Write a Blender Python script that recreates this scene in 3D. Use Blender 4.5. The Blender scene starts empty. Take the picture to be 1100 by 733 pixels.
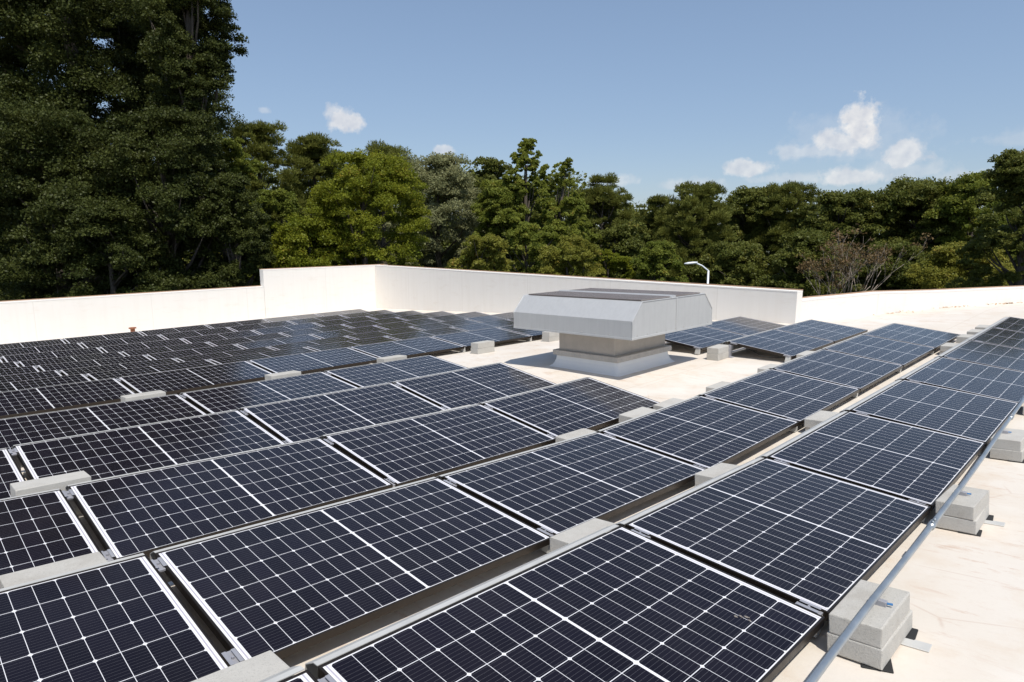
import bpy, bmesh, math, random
import numpy as np
from mathutils import Matrix, Vector

S = bpy.context.scene
COL = S.collection
random.seed(7)
RNG = np.random.default_rng(11)

# ------------------------------------------------------------------ camera, sky, sun, exposure
ROOF_M = Matrix(((0.99983549, -0.00398368, 0.01769529),      # roof plane -> level world (the roof drains ~3 degrees)
                 (0.00304628, 0.99860631, 0.05268925),
                 (-0.01788053, -0.05262668, 0.99845416)))
CAM_LOC = Vector((-2.70911, -1.84903, 1.72727))
CAM_YAW, CAM_PITCH = 44.80465, -9.48390
cam = bpy.data.cameras.new('camera')
cam.sensor_width = 36.0
cam.lens = 36.0 * 697.38 / 1100.0
cam.clip_start, cam.clip_end = 0.05, 3000.0
cam_ob = bpy.data.objects.new('camera', cam)
cam_ob.location = CAM_LOC
cam_ob.rotation_euler = (math.radians(90 + CAM_PITCH), 0, math.radians(CAM_YAW - 90))
COL.objects.link(cam_ob)
S.camera = cam_ob

SUN_DIR = (ROOF_M @ Vector((-0.24, -0.53, 1.0))).normalized()
SUN_EL = math.asin(SUN_DIR.z)
sun = bpy.data.lights.new('sun', 'SUN')
sun.energy = 4.3
sun.angle = math.radians(0.5)
sun.color = (1.0, 0.955, 0.88)
sun_ob = bpy.data.objects.new('sun', sun)
sun_ob.rotation_euler = (-SUN_DIR).to_track_quat('-Z', 'Y').to_euler()
sun_ob.location = (0, 0, 60)
COL.objects.link(sun_ob)

S.view_settings.view_transform = 'Standard'
S.view_settings.look = 'None'
S.view_settings.gamma = 1.0
S.view_settings.exposure = 0.08
S.view_settings.use_curve_mapping = False
S.render.engine = 'CYCLES'
S.cycles.max_bounces = 8
S.cycles.diffuse_bounces = 5
S.cycles.transparent_max_bounces = 6


class NT:
    """tiny node-tree writer"""
    def __init__(s, tree):
        s.t = tree
    def n(s, kind, **kw):
        nd = s.t.nodes.new(kind)
        for k, v in kw.items():
            setattr(nd, k, v)
        return nd
    def put(s, sock, v):
        if isinstance(v, (int, float)):
            sock.default_value = v
        elif isinstance(v, (tuple, list)):
            sock.default_value = tuple(v) + ((1.0,) if len(v) == 3 and len(sock.default_value) == 4 else ())
        else:
            s.t.links.new(v, sock)
    def m(s, op, a, b=None, c=None):
        nd = s.n('ShaderNodeMath', operation=op)
        s.put(nd.inputs[0], a)
        if b is not None: s.put(nd.inputs[1], b)
        if c is not None: s.put(nd.inputs[2], c)
        return nd.outputs[0]
    def mix(s, f, a, b):
        nd = s.n('ShaderNodeMix', data_type='RGBA')
        s.put(nd.inputs[0], f); s.put(nd.inputs[6], a); s.put(nd.inputs[7], b)
        return nd.outputs[2]
    def noise(s, vec, scale, detail=4.0, rough=0.55, out=0):
        nd = s.n('ShaderNodeTexNoise')
        if vec is not None: s.t.links.new(vec, nd.inputs['Vector'])
        nd.inputs['Scale'].default_value = scale
        nd.inputs['Detail'].default_value = detail
        nd.inputs['Roughness'].default_value = rough
        return nd.outputs[out]
    def ramp(s, f, stops):
        nd = s.n('ShaderNodeValToRGB')
        s.put(nd.inputs[0], f)
        cr = nd.color_ramp
        while len(cr.elements) < len(stops): cr.elements.new(0.5)
        for e, (p, c) in zip(cr.elements, stops):
            e.position = p
            e.color = (c, c, c, 1) if isinstance(c, (int, float)) else tuple(c) + (1,)
        return nd.outputs[0]
    def mapr(s, v, a, b, c=0.0, d=1.0):
        nd = s.n('ShaderNodeMapRange')
        s.put(nd.inputs[0], v)
        for i, x in enumerate((a, b, c, d)): nd.inputs[i + 1].default_value = x
        return nd.outputs[0]
    def scale_vec(s, vec, sc, loc=(0, 0, 0)):
        nd = s.n('ShaderNodeMapping')
        s.t.links.new(vec, nd.inputs[0])
        nd.inputs['Scale'].default_value = sc
        nd.inputs['Location'].default_value = loc
        return nd.outputs[0]


def build_sky():
    w = bpy.data.worlds.new('World')
    S.world = w
    w.use_nodes = True
    t = NT(w.node_tree)
    bg = [n for n in w.node_tree.nodes if n.type == 'BACKGROUND'][0]
    sky = t.n('ShaderNodeTexSky', sky_type='NISHITA')
    sky.sun_disc = False
    sky.sun_elevation = SUN_EL
    sky.sun_rotation = math.atan2(SUN_DIR.x, SUN_DIR.y)
    sky.altitude = 200
    sky.air_density = 1.0
    sky.dust_density = 0.7
    sky.ozone_density = 1.0
    hs = t.n('ShaderNodeHueSaturation')
    hs.inputs['Saturation'].default_value = 1.0
    t.put(hs.inputs['Color'], sky.outputs[0])
    # small cumulus clouds far off: puffs of noise round fixed bearings
    geo = t.n('ShaderNodeTexCoord')
    d = geo.outputs['Generated']
    sep = t.n('ShaderNodeSeparateXYZ'); t.put(sep.inputs[0], d)
    az = t.m('ARCTAN2', sep.outputs[1], sep.outputs[0])
    el = t.m('ARCSINE', sep.outputs[2])
    # hazy late-summer sky: flatter and paler towards the horizon than the clean model
    base = t.mix(t.mapr(sep.outputs[2], 0.15, 0.75, 0.5, 0.0), hs.outputs[0], (2.6, 3.6, 5.35))
    nz = t.noise(d, 38.0, 8.0, 0.62)
    nz2 = t.noise(d, 14.0, 3.0, 0.5)
    total = None
    for (a, e, ra, re, dens) in CLOUDS:
        da = t.m('DIVIDE', t.m('SUBTRACT', az, math.radians(a)), math.radians(ra))
        de0 = t.m('SUBTRACT', el, math.radians(e))
        # flat base: squeeze the lower half
        low = t.m('LESS_THAN', de0, 0.0)
        de = t.m('DIVIDE', de0, t.m('MULTIPLY_ADD', low, -0.35 * math.radians(re), math.radians(re)))
        r = t.m('SQRT', t.m('ADD', t.m('MULTIPLY', da, da), t.m('MULTIPLY', de, de)))
        v = t.m('ADD', t.m('SUBTRACT', 1.0, r), t.m('MULTIPLY', t.m('SUBTRACT', nz, 0.5), 2.0))
        v = t.m('ADD', v, t.m('MULTIPLY', t.m('SUBTRACT', nz2, 0.5), 0.8))
        v = t.m('MULTIPLY', t.mapr(v, 0.05, 0.5), dens)
        total = v if total is None else t.m('MAXIMUM', total, v)
    lum = t.ramp(t.noise(d, 60.0, 4.0, 0.5), [(0.3, (5.3, 5.5, 6.0)), (0.7, (7.4, 7.3, 7.2))])
    col = t.mix(total, base, lum)
    t.put(bg.inputs['Color'], col)
    bg.inputs['Strength'].default_value = 0.115


def px_dir(x, y):
    """world azimuth/elevation in degrees seen at a pixel of the 1100x733 photograph (used only to measure bearings)"""
    v = Vector(((x - 550) / 697.38, -(y - 366.5) / 697.38, -1))
    q = cam_ob.rotation_euler.to_matrix() @ v
    return math.degrees(math.atan2(q.y, q.x)), math.degrees(math.atan2(q.z, math.hypot(q.x, q.y)))


CLOUDS = []
for (x, y, w_, h_, dens) in ((372, 130, 26, 20, .85), (358, 122, 10, 10, .6), (922, 137, 20, 32, .95), (905, 154, 34, 17, .8), (880, 163, 50, 12, .45), (975, 168, 20, 17, .75), (806, 182, 24, 11, .7),
                             (912, 191, 36, 13, .7), (960, 185, 60, 12, .3), (660, 196, 26, 9, .4), (478, 162, 14, 7, .6), (283, 119, 7, 5, .3),
                             (915, 152, 75, 34, .16), (1030, 190, 30, 9, .35), (1092, 150, 26, 12, .22), (740, 200, 40, 9, .35), (850, 193, 40, 8, .35)):
    a, e = px_dir(x, y)
    CLOUDS.append((a, e, w_ / 697.38 * 57.3, h_ / 697.38 * 57.3, dens))
build_sky()


# ------------------------------------------------------------------ helpers
def mat(name, rough=0.6, base=(0.5, 0.5, 0.5), metal=0.0, spec=0.5):
    m = bpy.data.materials.new(name)
    m.use_nodes = True
    b = m.node_tree.nodes['Principled BSDF']
    b.inputs['Base Color'].default_value = tuple(base) + (1,)
    b.inputs['Roughness'].default_value = rough
    b.inputs['Metallic'].default_value = metal
    b.inputs['Specular IOR Level'].default_value = spec
    return m, NT(m.node_tree), b


def add_bump(t, b, h, strength, dist):
    bp = t.n('ShaderNodeBump')
    bp.inputs['Strength'].default_value = strength
    bp.inputs['Distance'].default_value = dist
    t.put(bp.inputs['Height'], h)
    t.put(b.inputs['Normal'], bp.outputs[0])


def link(name, me, m=None, parent=None):
    o = bpy.data.objects.new(name, me)
    COL.objects.link(o)
    if m is not None:
        me.materials.append(m)
    if parent is not None:
        o.parent = parent
    return o


def tag(o, label=None, cat=None, group=None, kind=None):
    for k, v in (('label', label), ('category', cat), ('group', group), ('kind', kind)):
        if v: o[k] = v
    return o


def empty(name, mtx=None):
    o = bpy.data.objects.new(name, None)
    o.empty_display_size = 0.2
    COL.objects.link(o)
    if mtx is not None: o.matrix_world = mtx
    return o


class MB:
    """collects shapes in one bmesh; build() links them as ONE mesh object"""
    def __init__(s):
        s.bm = bmesh.new()
    def box(s, x0, x1, y0, y1, z0, z1, bevel=0.0, seg=2):
        vs = [s.bm.verts.new(p) for p in ((x0, y0, z0), (x1, y0, z0), (x1, y1, z0), (x0, y1, z0), (x0, y0, z1), (x1, y0, z1), (x1, y1, z1), (x0, y1, z1))]
        fs = [s.bm.faces.new([vs[i] for i in q]) for q in ((3, 2, 1, 0), (4, 5, 6, 7), (0, 1, 5, 4), (1, 2, 6, 5), (2, 3, 7, 6), (3, 0, 4, 7))]
        if bevel:
            es = list({e for f in fs for e in f.edges})
            bmesh.ops.bevel(s.bm, geom=es, offset=bevel, segments=seg, affect='EDGES', profile=0.6)
        return s
    def loft(s, rings, cap=True, closed=True):
        rr = [[s.bm.verts.new(p) for p in r] for r in rings]
        n = len(rings[0])
        for a, b in zip(rr[:-1], rr[1:]):
            for i in range(n if closed else n - 1):
                j = (i + 1) % n
                s.bm.faces.new((a[i], a[j], b[j], b[i]))
        if cap and closed:
            s.bm.faces.new(rr[0][::-1]); s.bm.faces.new(rr[-1])
        return s
    def tube(s, pts, rad, sides=8, cap=True):
        pts = [Vector(p) for p in pts]
        rads = rad if isinstance(rad, (list, tuple)) else [rad] * len(pts)
        rings = []
        for i, p in enumerate(pts):
            d = (pts[min(i + 1, len(pts) - 1)] - pts[max(i - 1, 0)]).normalized()
            up = Vector((0, 0, 1)) if abs(d.z) < 0.95 else Vector((1, 0, 0))
            a = d.cross(up).normalized(); b = d.cross(a).normalized()
            rings.append([p + (a * math.cos(k * 2 * math.pi / sides) + b * math.sin(k * 2 * math.pi / sides)) * rads[i] for k in range(sides)])
        return s.loft(rings, cap)
    def prism(s, prof, y0, y1):
        """prof in (x, z), extruded along y"""
        a = [s.bm.verts.new((x, y0, z)) for x, z in prof]
        b = [s.bm.verts.new((x, y1, z)) for x, z in prof]
        n = len(prof)
        for i in range(n):
            j = (i + 1) % n
            s.bm.faces.new((a[i], a[j], b[j], b[i]))
        s.bm.faces.new(a[::-1]); s.bm.faces.new(b)
        return s
    def build(s, name, m=None, parent=None, smooth=False):
        bmesh.ops.recalc_face_normals(s.bm, faces=s.bm.faces)
        me = bpy.data.meshes.new(name)
        s.bm.to_mesh(me); s.bm.free()
        if smooth:
            me.shade_smooth()
        return link(name, me, m, parent)


# roof height field measured over the panel field (roof frame, metres); the membrane sags and crowns a few centimetres
GZ = np.array([0.084, 0.103, 0.042, -0.052, -0.183, -0.285, -0.324, -0.333, -0.33, 0.028, -0.072, 0.002, -0.047, -0.208, -0.309, -0.299, -0.284, -0.274,
               -0.035, -0.158, 0.012, -0.015, -0.231, -0.313, -0.259, -0.232, -0.219, -0.027, -0.065, 0.028, 0.014, -0.146, -0.216, -0.189, -0.177, -0.17,
               0.009, 0.031, 0.07, 0.047, -0.045, -0.108, -0.126, -0.124, -0.125, 0.071, 0.101, 0.134, 0.105, 0.043, -0.007, -0.049, -0.067, -0.079,
               0.155, 0.181, 0.193, 0.171, 0.128, 0.08, 0.033, -0.002, -0.028]).reshape(7, 9)


def roof_z(u, v):
    a = (np.clip(u, -6.0, 16.0) + 4) / 3.0
    b = (np.clip(v, -4.0, 24.0) + 2) / 26.0 * 8
    i = np.clip(np.floor(a).astype(int), 0, 5); j = np.clip(np.floor(b).astype(int), 0, 7)
    a = a - i; b = b - j
    return GZ[i, j] * (1 - a) * (1 - b) + GZ[i + 1, j] * a * (1 - b) + GZ[i, j + 1] * (1 - a) * b + GZ[i + 1, j + 1] * a * b


def rz(u, v):
    return float(roof_z(np.array([u], float), np.array([v], float))[0])


def RP(u, v, h=0.0):
    return ROOF_M @ Vector((u, v, rz(u, v) + h))


def roof_frame(u, v, yaw=0.0, h=0.0):
    """matrix of something standing on the roof at (u, v)"""
    e = 0.4
    x = (RP(u + e, v) - RP(u - e, v)).normalized()
    y = (RP(u, v + e) - RP(u, v - e))
    z = x.cross(y).normalized(); y = z.cross(x)
    m3 = Matrix((x, y, z)).transposed() @ Matrix.Rotation(yaw, 3, 'Z')
    m = m3.to_4x4(); m.translation = RP(u, v, h)
    return m


# ------------------------------------------------------------------ materials
def m_roof():
    m, t, b = mat('roof_membrane', 0.75)
    g = t.n('ShaderNodeNewGeometry').outputs['Position']
    big = t.noise(g, 0.55, 5, 0.6)
    mid = t.noise(g, 3.2, 6, 0.65)
    fine = t.noise(g, 26.0, 5, 0.7)
    c = t.mix(t.ramp(big, [(0.35, 0.0), (0.7, 1.0)]), (0.70, 0.65, 0.585), (0.64, 0.575, 0.49))
    c = t.mix(t.m('MULTIPLY', t.ramp(mid, [(0.5, 0.0), (0.72, 1.0)]), 0.5), c, (0.58, 0.46, 0.34))
    sv = t.scale_vec(g, (5.0, 1.2, 1.0))
    scuff = t.ramp(t.noise(sv, 3.0, 10, 0.8), [(0.54, 0.0), (0.62, 1.0)])
    c = t.mix(t.m('MULTIPLY', t.m('MULTIPLY', scuff, t.ramp(t.noise(g, 0.9, 4, 0.6), [(0.40, 0.0), (0.62, 1.0)])), 0.62), c, (0.50, 0.33, 0.23))
    vor = t.n('ShaderNodeTexVoronoi', feature='DISTANCE_TO_EDGE'); t.put(vor.inputs['Vector'], g); vor.inputs['Scale'].default_value = 1.4
    crack = t.m('MULTIPLY', t.ramp(vor.outputs['Distance'], [(0.0, 1.0), (0.012, 0.0)]), t.ramp(t.noise(g, 2.0, 3, 0.6), [(0.5, 0.0), (0.6, 1.0)]))
    c = t.mix(t.m('MULTIPLY', crack, 0.35), c, (0.45, 0.30, 0.22))
    c = t.mix(t.m('MULTIPLY', t.ramp(fine, [(0.55, 0.0), (0.75, 1.0)]), 0.25), c, (0.55, 0.47, 0.38))
    # white patches where the coating is newer
    c = t.mix(t.m('MULTIPLY', t.ramp(t.noise(g, 1.1, 3, 0.5), [(0.55, 0.0), (0.66, 1.0)]), 0.55), c, (0.745, 0.71, 0.655))
    sep = t.n('ShaderNodeSeparateXYZ'); t.put(sep.inputs[0], g)
    seam = t.m('LESS_THAN', t.m('ABSOLUTE', t.m('SUBTRACT', t.m('FRACT', t.m('MULTIPLY', sep.outputs[1], 1 / 1.9)), 0.5)), 0.006)
    c = t.mix(t.m('MULTIPLY', seam, 0.35), c, (0.52, 0.44, 0.34))
    t.put(b.inputs['Base Color'], c)
    add_bump(t, b, t.m('ADD', t.m('MULTIPLY', mid, 0.6), t.m('MULTIPLY', fine, 0.25)), 0.35, 0.012)
    return m


def m_stucco():
    m, t, b = mat('parapet_coating', 0.85)
    g = t.n('ShaderNodeNewGeometry').outputs['Position']
    st = t.noise(t.scale_vec(g, (2.2, 2.2, 0.18)), 3.0, 5, 0.6)
    c = t.mix(t.ramp(st, [(0.45, 0.0), (0.75, 1.0)]), (0.82, 0.79, 0.74), (0.79, 0.755, 0.70))
    c = t.mix(t.m('MULTIPLY', t.ramp(t.noise(g, 0.5, 4, 0.6), [(0.5, 0.0), (0.7, 1.0)]), 0.3), c, (0.76, 0.725, 0.68))
    sp = t.n('ShaderNodeSeparateXYZ'); t.put(sp.inputs[0], g)
    along = t.m('ADD', sp.outputs[0], t.m('MULTIPLY', sp.outputs[1], 0.93))
    jt = t.m('LESS_THAN', t.m('ABSOLUTE', t.m('SUBTRACT', t.m('FRACT', t.m('MULTIPLY', along, 1 / 3.1)), 0.5)), 0.0035)
    c = t.mix(t.m('MULTIPLY', jt, 0.3), c, (0.60, 0.56, 0.50))
    c = t.mix(t.m('MULTIPLY', t.ramp(t.noise(t.scale_vec(g, (0.6, 0.6, 2.2)), 2.6, 7, 0.7), [(0.56, 0.0), (0.68, 1.0)]), 0.22), c, (0.66, 0.59, 0.50))
    t.put(b.inputs['Base Color'], c)
    add_bump(t, b, t.noise(g, 40.0, 4, 0.6), 0.15, 0.01)
    return m


def m_concrete():
    m, t, b = mat('cast_concrete', 0.9)
    o = t.n('ShaderNodeObjectInfo')
    g = t.n('ShaderNodeNewGeometry').outputs['Position']
    n1 = t.noise(g, 9.0, 6, 0.65); n2 = t.noise(g, 90.0, 4, 0.7); n3 = t.noise(g, 240.0, 2, 0.5)
    c = t.mix(n1, (0.40, 0.385, 0.35), (0.52, 0.50, 0.46))
    c = t.mix(t.m('MULTIPLY', t.ramp(n2, [(0.55, 0.0), (0.7, 1.0)]), 0.5), c, (0.27, 0.26, 0.235))
    c = t.mix(t.m('MULTIPLY', t.ramp(n3, [(0.6, 0.0), (0.68, 1.0)]), 0.5), c, (0.2, 0.195, 0.18))
    stn = t.ramp(t.noise(g, 3.5, 6, 0.7), [(0.50, 0.0), (0.66, 1.0)])
    c = t.mix(t.m('MULTIPLY', stn, 0.40), c, (0.31, 0.28, 0.24))
    c = t.mix(t.m('MULTIPLY', o.outputs['Random'], 0.35), c, (0.56, 0.55, 0.52))
    t.put(b.inputs['Base Color'], c)
    add_bump(t, b, t.m('ADD', n2, t.m('MULTIPLY', n3, 0.7)), 0.6, 0.004)
    return m


PL, PW, FRAME_H = 1.755, 1.038, 0.038


def m_cells():
    """half-cut mono cells behind glass: 20 x 6 half cells, white gaps, clipped corners, ribbons; UVs are metres"""
    m, t, b = mat('solar_glass', 0.13)
    uv = t.n('ShaderNodeUVMap').outputs[0]
    sep = t.n('ShaderNodeSeparateXYZ'); t.put(sep.inputs[0], uv)
    xs = t.m('SUBTRACT', sep.outputs[0], PL / 2)
    ys = t.m('SUBTRACT', sep.outputs[1], PW / 2)
    ax = t.m('SUBTRACT', t.m('ABSOLUTE', xs), 0.0055)
    ay = t.m('ABSOLUTE', ys)
    cx, cy, gap = 0.0836, 0.168, 0.0015
    fx = t.m('FRACT', t.m('DIVIDE', ax, cx)); fy = t.m('FRACT', t.m('DIVIDE', t.m('ADD', ys, 3 * cy), cy))
    dx = t.m('MULTIPLY', t.m('MINIMUM', fx, t.m('SUBTRACT', 1.0, fx)), cx)
    dy = t.m('MULTIPLY', t.m('MINIMUM', fy, t.m('SUBTRACT', 1.0, fy)), cy)
    lx = t.m('LESS_THAN', dx, gap * 0.75); ly = t.m('LESS_THAN', dy, gap)
    fx2 = t.m('FRACT', t.m('DIVIDE', ax, 2 * cx))
    dx2 = t.m('MULTIPLY', t.m('MINIMUM', fx2, t.m('SUBTRACT', 1.0, fx2)), 2 * cx)
    cor = t.m('LESS_THAN', t.m('ADD', dx2, dy), 0.0105)
    out = t.m('MAXIMUM', t.m('MAXIMUM', t.m('LESS_THAN', ax, 0.0), t.m('GREATER_THAN', ax, 10 * cx)), t.m('GREATER_THAN', ay, 3 * cy))
    white = t.m('MAXIMUM', t.m('MAXIMUM', lx, ly), t.m('MAXIMUM', cor, out))
    fb = t.m('FRACT', t.m('MULTIPLY', fy, 9.0))
    bus = t.m('LESS_THAN', t.m('MULTIPLY', t.m('ABSOLUTE', t.m('SUBTRACT', fb, 0.5)), cy / 9), 0.00045)
    rib = t.m('MULTIPLY', out, t.m('LESS_THAN', t.m('ABSOLUTE', t.m('SUBTRACT', t.m('ABSOLUTE', xs), 0.8535)), 0.0030))
    # cell-to-cell shade differences
    ids = t.n('ShaderNodeCombineXYZ')
    t.put(ids.inputs[0], t.m('FLOOR', t.m('DIVIDE', xs, cx))); t.put(ids.inputs[1], t.m('FLOOR', t.m('DIVIDE', ys, cy)))
    oi = t.n('ShaderNodeObjectInfo'); t.put(ids.inputs[2], t.m('MULTIPLY', oi.outputs['Random'], 50.0))
    wn = t.n('ShaderNodeTexWhiteNoise'); t.put(wn.inputs[0], ids.outputs[0])
    cell = t.mix(wn.outputs[0], (0.0044, 0.0036, 0.0082), (0.0074, 0.0060, 0.0128))
    cell = t.mix(t.m('MULTIPLY', bus, 0.20), cell, (0.42, 0.42, 0.45))
    c = t.mix(white, cell, (0.74, 0.74, 0.76))
    c = t.mix(rib, c, (0.42, 0.40, 0.46))
    # light dust film and specks
    g = t.n('ShaderNodeNewGeometry').outputs['Position']
    dust = t.m('MULTIPLY', t.ramp(t.noise(g, 2.5, 5, 0.6), [(0.4, 0.0), (0.8, 1.0)]), 0.012)
    speck = t.m('MULTIPLY', t.ramp(t.noise(g, 130.0, 2, 0.5), [(0.72, 0.0), (0.76, 1.0)]), 0.30)
    c = t.mix(t.m('ADD', t.m('ADD', dust, 0.006), t.m('MULTIPLY', t.m('MULTIPLY', speck, 0.15), t.ramp(t.noise(g, 1.3, 3, 0.5), [(0.45, 0.0), (0.65, 1.0)]))), c, (0.5, 0.45, 0.38))
    t.put(b.inputs['Base Color'], c)
    b.inputs['IOR'].default_value = 1.38
    b.inputs['Specular IOR Level'].default_value = 0.26
    t.put(b.inputs['Roughness'], t.mapr(t.noise(g, 6.0, 4, 0.6), 0.3, 0.7, 0.09, 0.15))
    return m


def m_metal(name, base, rough, metal=0.9, streak=0.0, vary=0.12):
    m, t, b = mat(name, rough, base, metal)
    g = t.n('ShaderNodeNewGeometry').outputs['Position']
    n = t.noise(g, 7.0, 5, 0.6)
    dark = tuple(x * (1 - 2 * vary) for x in base)
    c = t.mix(n, dark, tuple(min(1, x * (1 + vary)) for x in base))
    if streak:
        s = t.ramp(t.noise(t.scale_vec(g, (9, 9, 0.35)), 3.0, 4, 0.6), [(0.42, 0.0), (0.7, 1.0)])
        c = t.mix(t.m('MULTIPLY', s, streak), c, tuple(x * 0.62 for x in base))
    t.put(b.inputs['Base Color'], c)
    t.put(b.inputs['Roughness'], t.mapr(t.noise(g, 18.0, 4, 0.6), 0.3, 0.7, rough - 0.06, rough + 0.08))
    return m


ROOF, STUCCO, CONC, CELLS = m_roof(), m_stucco(), m_concrete(), m_cells()
BLACKAL = m_metal('black_anodised', (0.032, 0.024, 0.018), 0.36, 0.5)
ALU = m_metal('mill_aluminium', (0.42, 0.42, 0.45), 0.42, 0.35)
GALV = m_metal('galvanised_sheet', (0.58, 0.575, 0.55), 0.5, 0.15)
CONDUIT = m_metal('galvanised_conduit', (0.46, 0.50, 0.53), 0.36, 0.75, 0.0, 0.25)
HOODM = m_metal('weathered_aluminium', (0.57, 0.57, 0.56), 0.42, 0.3, 0.16, 0.04)
NECKM = m_metal('painted_curb_metal', (0.46, 0.42, 0.375), 0.6, 0.2, 0.1)
CAPM = m_metal('curb_rail_metal', (0.52, 0.485, 0.44), 0.55, 0.2, 0.25)
RUST = m_metal('rusty_steel', (0.30, 0.12, 0.06), 0.8, 0.2)
BLACK, _, _ = mat('black_rubber', 0.8, (0.018, 0.018, 0.018))
BACK, _, _ = mat('white_backsheet', 0.6, (0.55, 0.55, 0.55))
BLUEP, _, _ = mat('blue_zinc', 0.35, (0.10, 0.28, 0.55), 0.6)
LAMPW, _, _ = mat('lamp_enamel', 0.4, (0.74, 0.77, 0.80))


def m_curb():
    m, t, b = mat('curb_membrane', 0.6)
    g = t.n('ShaderNodeNewGeometry').outputs['Position']
    c = t.mix(t.noise(g, 6.0, 5, 0.6), (0.81, 0.80, 0.775), (0.86, 0.85, 0.82))
    t.put(b.inputs['Base Color'], c)
    return m


def m_screen():
    m, t, b = mat('insect_screen', 0.6, (0.1, 0.08, 0.07), 0.3)
    tc = t.n('ShaderNodeTexCoord').outputs['Object']
    sep = t.n('ShaderNodeSeparateXYZ'); t.put(sep.inputs[0], tc)
    fx = t.m('LESS_THAN', t.m('FRACT', t.m('MULTIPLY', sep.outputs[0], 60.0)), 0.25)
    fy = t.m('LESS_THAN', t.m('FRACT', t.m('MULTIPLY', sep.outputs[1], 60.0)), 0.25)
    w = t.m('MAXIMUM', fx, fy)
    c = t.mix(t.m('MULTIPLY', w, 0.8), (0.085, 0.07, 0.062), (0.36, 0.32, 0.30))
    c = t.mix(t.ramp(t.noise(tc, 2.5, 4, 0.6), [(0.5, 0.0), (0.75, 0.5)]), c, (0.16, 0.12, 0.10))
    t.put(b.inputs['Base Color'], c)
    return m


CURB, SCREEN = m_curb(), m_screen()


# ------------------------------------------------------------------ the ground and the roof
def grid_mesh(name, us, vs, fn, keep, m):
    U, V = np.meshgrid(us, vs, indexing='ij')
    nu, nv = len(us), len(vs)
    idx = np.arange(nu * nv).reshape(nu, nv)
    quads = []
    for i in range(nu - 1):
        for j in range(nv - 1):
            if keep((us[i] + us[i + 1]) / 2, (vs[j] + vs[j + 1]) / 2):
                quads.append((idx[i, j], idx[i + 1, j], idx[i + 1, j + 1], idx[i, j + 1]))
    me = bpy.data.meshes.new(name)
    me.from_pydata([tuple(fn(u, v)) for u, v in zip(U.ravel(), V.ravel())], [], quads)
    me.update()
    bm = bmesh.new(); bm.from_mesh(me)
    bmesh.ops.delete(bm, geom=[v for v in bm.verts if not v.link_faces], context='VERTS')
    bm.to_mesh(me); bm.free()
    me.shade_smooth()
    return link(name, me, m)


LOW_WALL = [(11.95, 3.72), (12.7, 3.55), (13.4, 3.28), (14.5, 2.75), (16.5, 1.95), (19.1, 0.85), (22.5, -0.9), (26.5, -3.4)]


def low_v(u):
    return float(np.interp(u, [p[0] for p in LOW_WALL], [p[1] for p in LOW_WALL]))


roof = grid_mesh('roof', np.arange(-14.0, 26.6, 0.5), np.arange(-9.0, 21.6, 0.5), lambda u, v: RP(u, v),
                 lambda u, v: v < 21.2 and (u < 12.3 or v < low_v(u) + 0.3), ROOF)
tag(roof, 'cream white low-slope roof membrane with brown scuffs and stains', None, None, 'structure')

GROUND_Z = -5.5
m, t, b = mat('leaf_litter_ground', 0.95)
g_ = t.n('ShaderNodeNewGeometry').outputs['Position']
t.put(b.inputs['Base Color'], t.mix(t.noise(g_, 0.4, 6, 0.6), (0.03, 0.045, 0.018), (0.075, 0.065, 0.035)))
gm = grid_mesh('ground', np.linspace(-900, 900, 61), np.linspace(-900, 900, 61),
               lambda x, y: (x, y, GROUND_Z + 0.6 * math.sin(x * 0.021) * math.cos(y * 0.017)), lambda u, v: True, m)
tag(gm, 'dark leafy ground under the trees beyond the roof', None, None, 'structure')


# ------------------------------------------------------------------ parapet walls (world level tops)
def parapet(path, tops, thick, side, label):
    """path: list of world (x, y) on the inner face; tops: z at each; the wall goes down to the ground on the outside"""
    root = empty('parapet_wall', Matrix.Translation((path[0][0], path[0][1], GROUND_Z)))
    inv = root.matrix_world.inverted()
    P = [Vector((x, y, 0)) for x, y in path]
    off = []
    for i in range(len(P)):
        d = (P[min(i + 1, len(P) - 1)] - P[max(i - 1, 0)]).normalized()
        off.append(Vector((-d.y, d.x, 0)) * side)
    def ring(i, extra, z0, z1):
        a = P[i] - off[i] * extra; bq = P[i] + off[i] * (thick + extra)
        return [inv @ Vector((a.x, a.y, z0)), inv @ Vector((bq.x, bq.y, z0)), inv @ Vector((bq.x, bq.y, z1)), inv @ Vector((a.x, a.y, z1))]
    w = MB()
    w.loft([ring(i, 0.0, GROUND_Z, tops[i] - 0.032) for i in range(len(P))])
    w.build('wall_body', STUCCO, root)
    c = MB()
    c.loft([ring(i, 0.004, tops[i] - 0.03, tops[i]) for i in range(len(P))])
    c.build('coping', COPING, root)
    # thin rust-brown drip edge on the outer rim
    e = MB()
    e.loft([[inv @ Vector((q.x, q.y, z)) for q, z in ((P[i] + off[i] * (thick - 0.03), tops[i] + 0.002), (P[i] + off[i] * (thick + 0.016), tops[i] + 0.002),
                                                     (P[i] + off[i] * (thick + 0.016), tops[i] + 0.022), (P[i] + off[i] * (thick - 0.03), tops[i] + 0.022))] for i in range(len(P))])
    e.build('drip_edge', DRIP, root)
    tag(root, label, 'wall', 'parapet walls round the roof')
    return root


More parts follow.
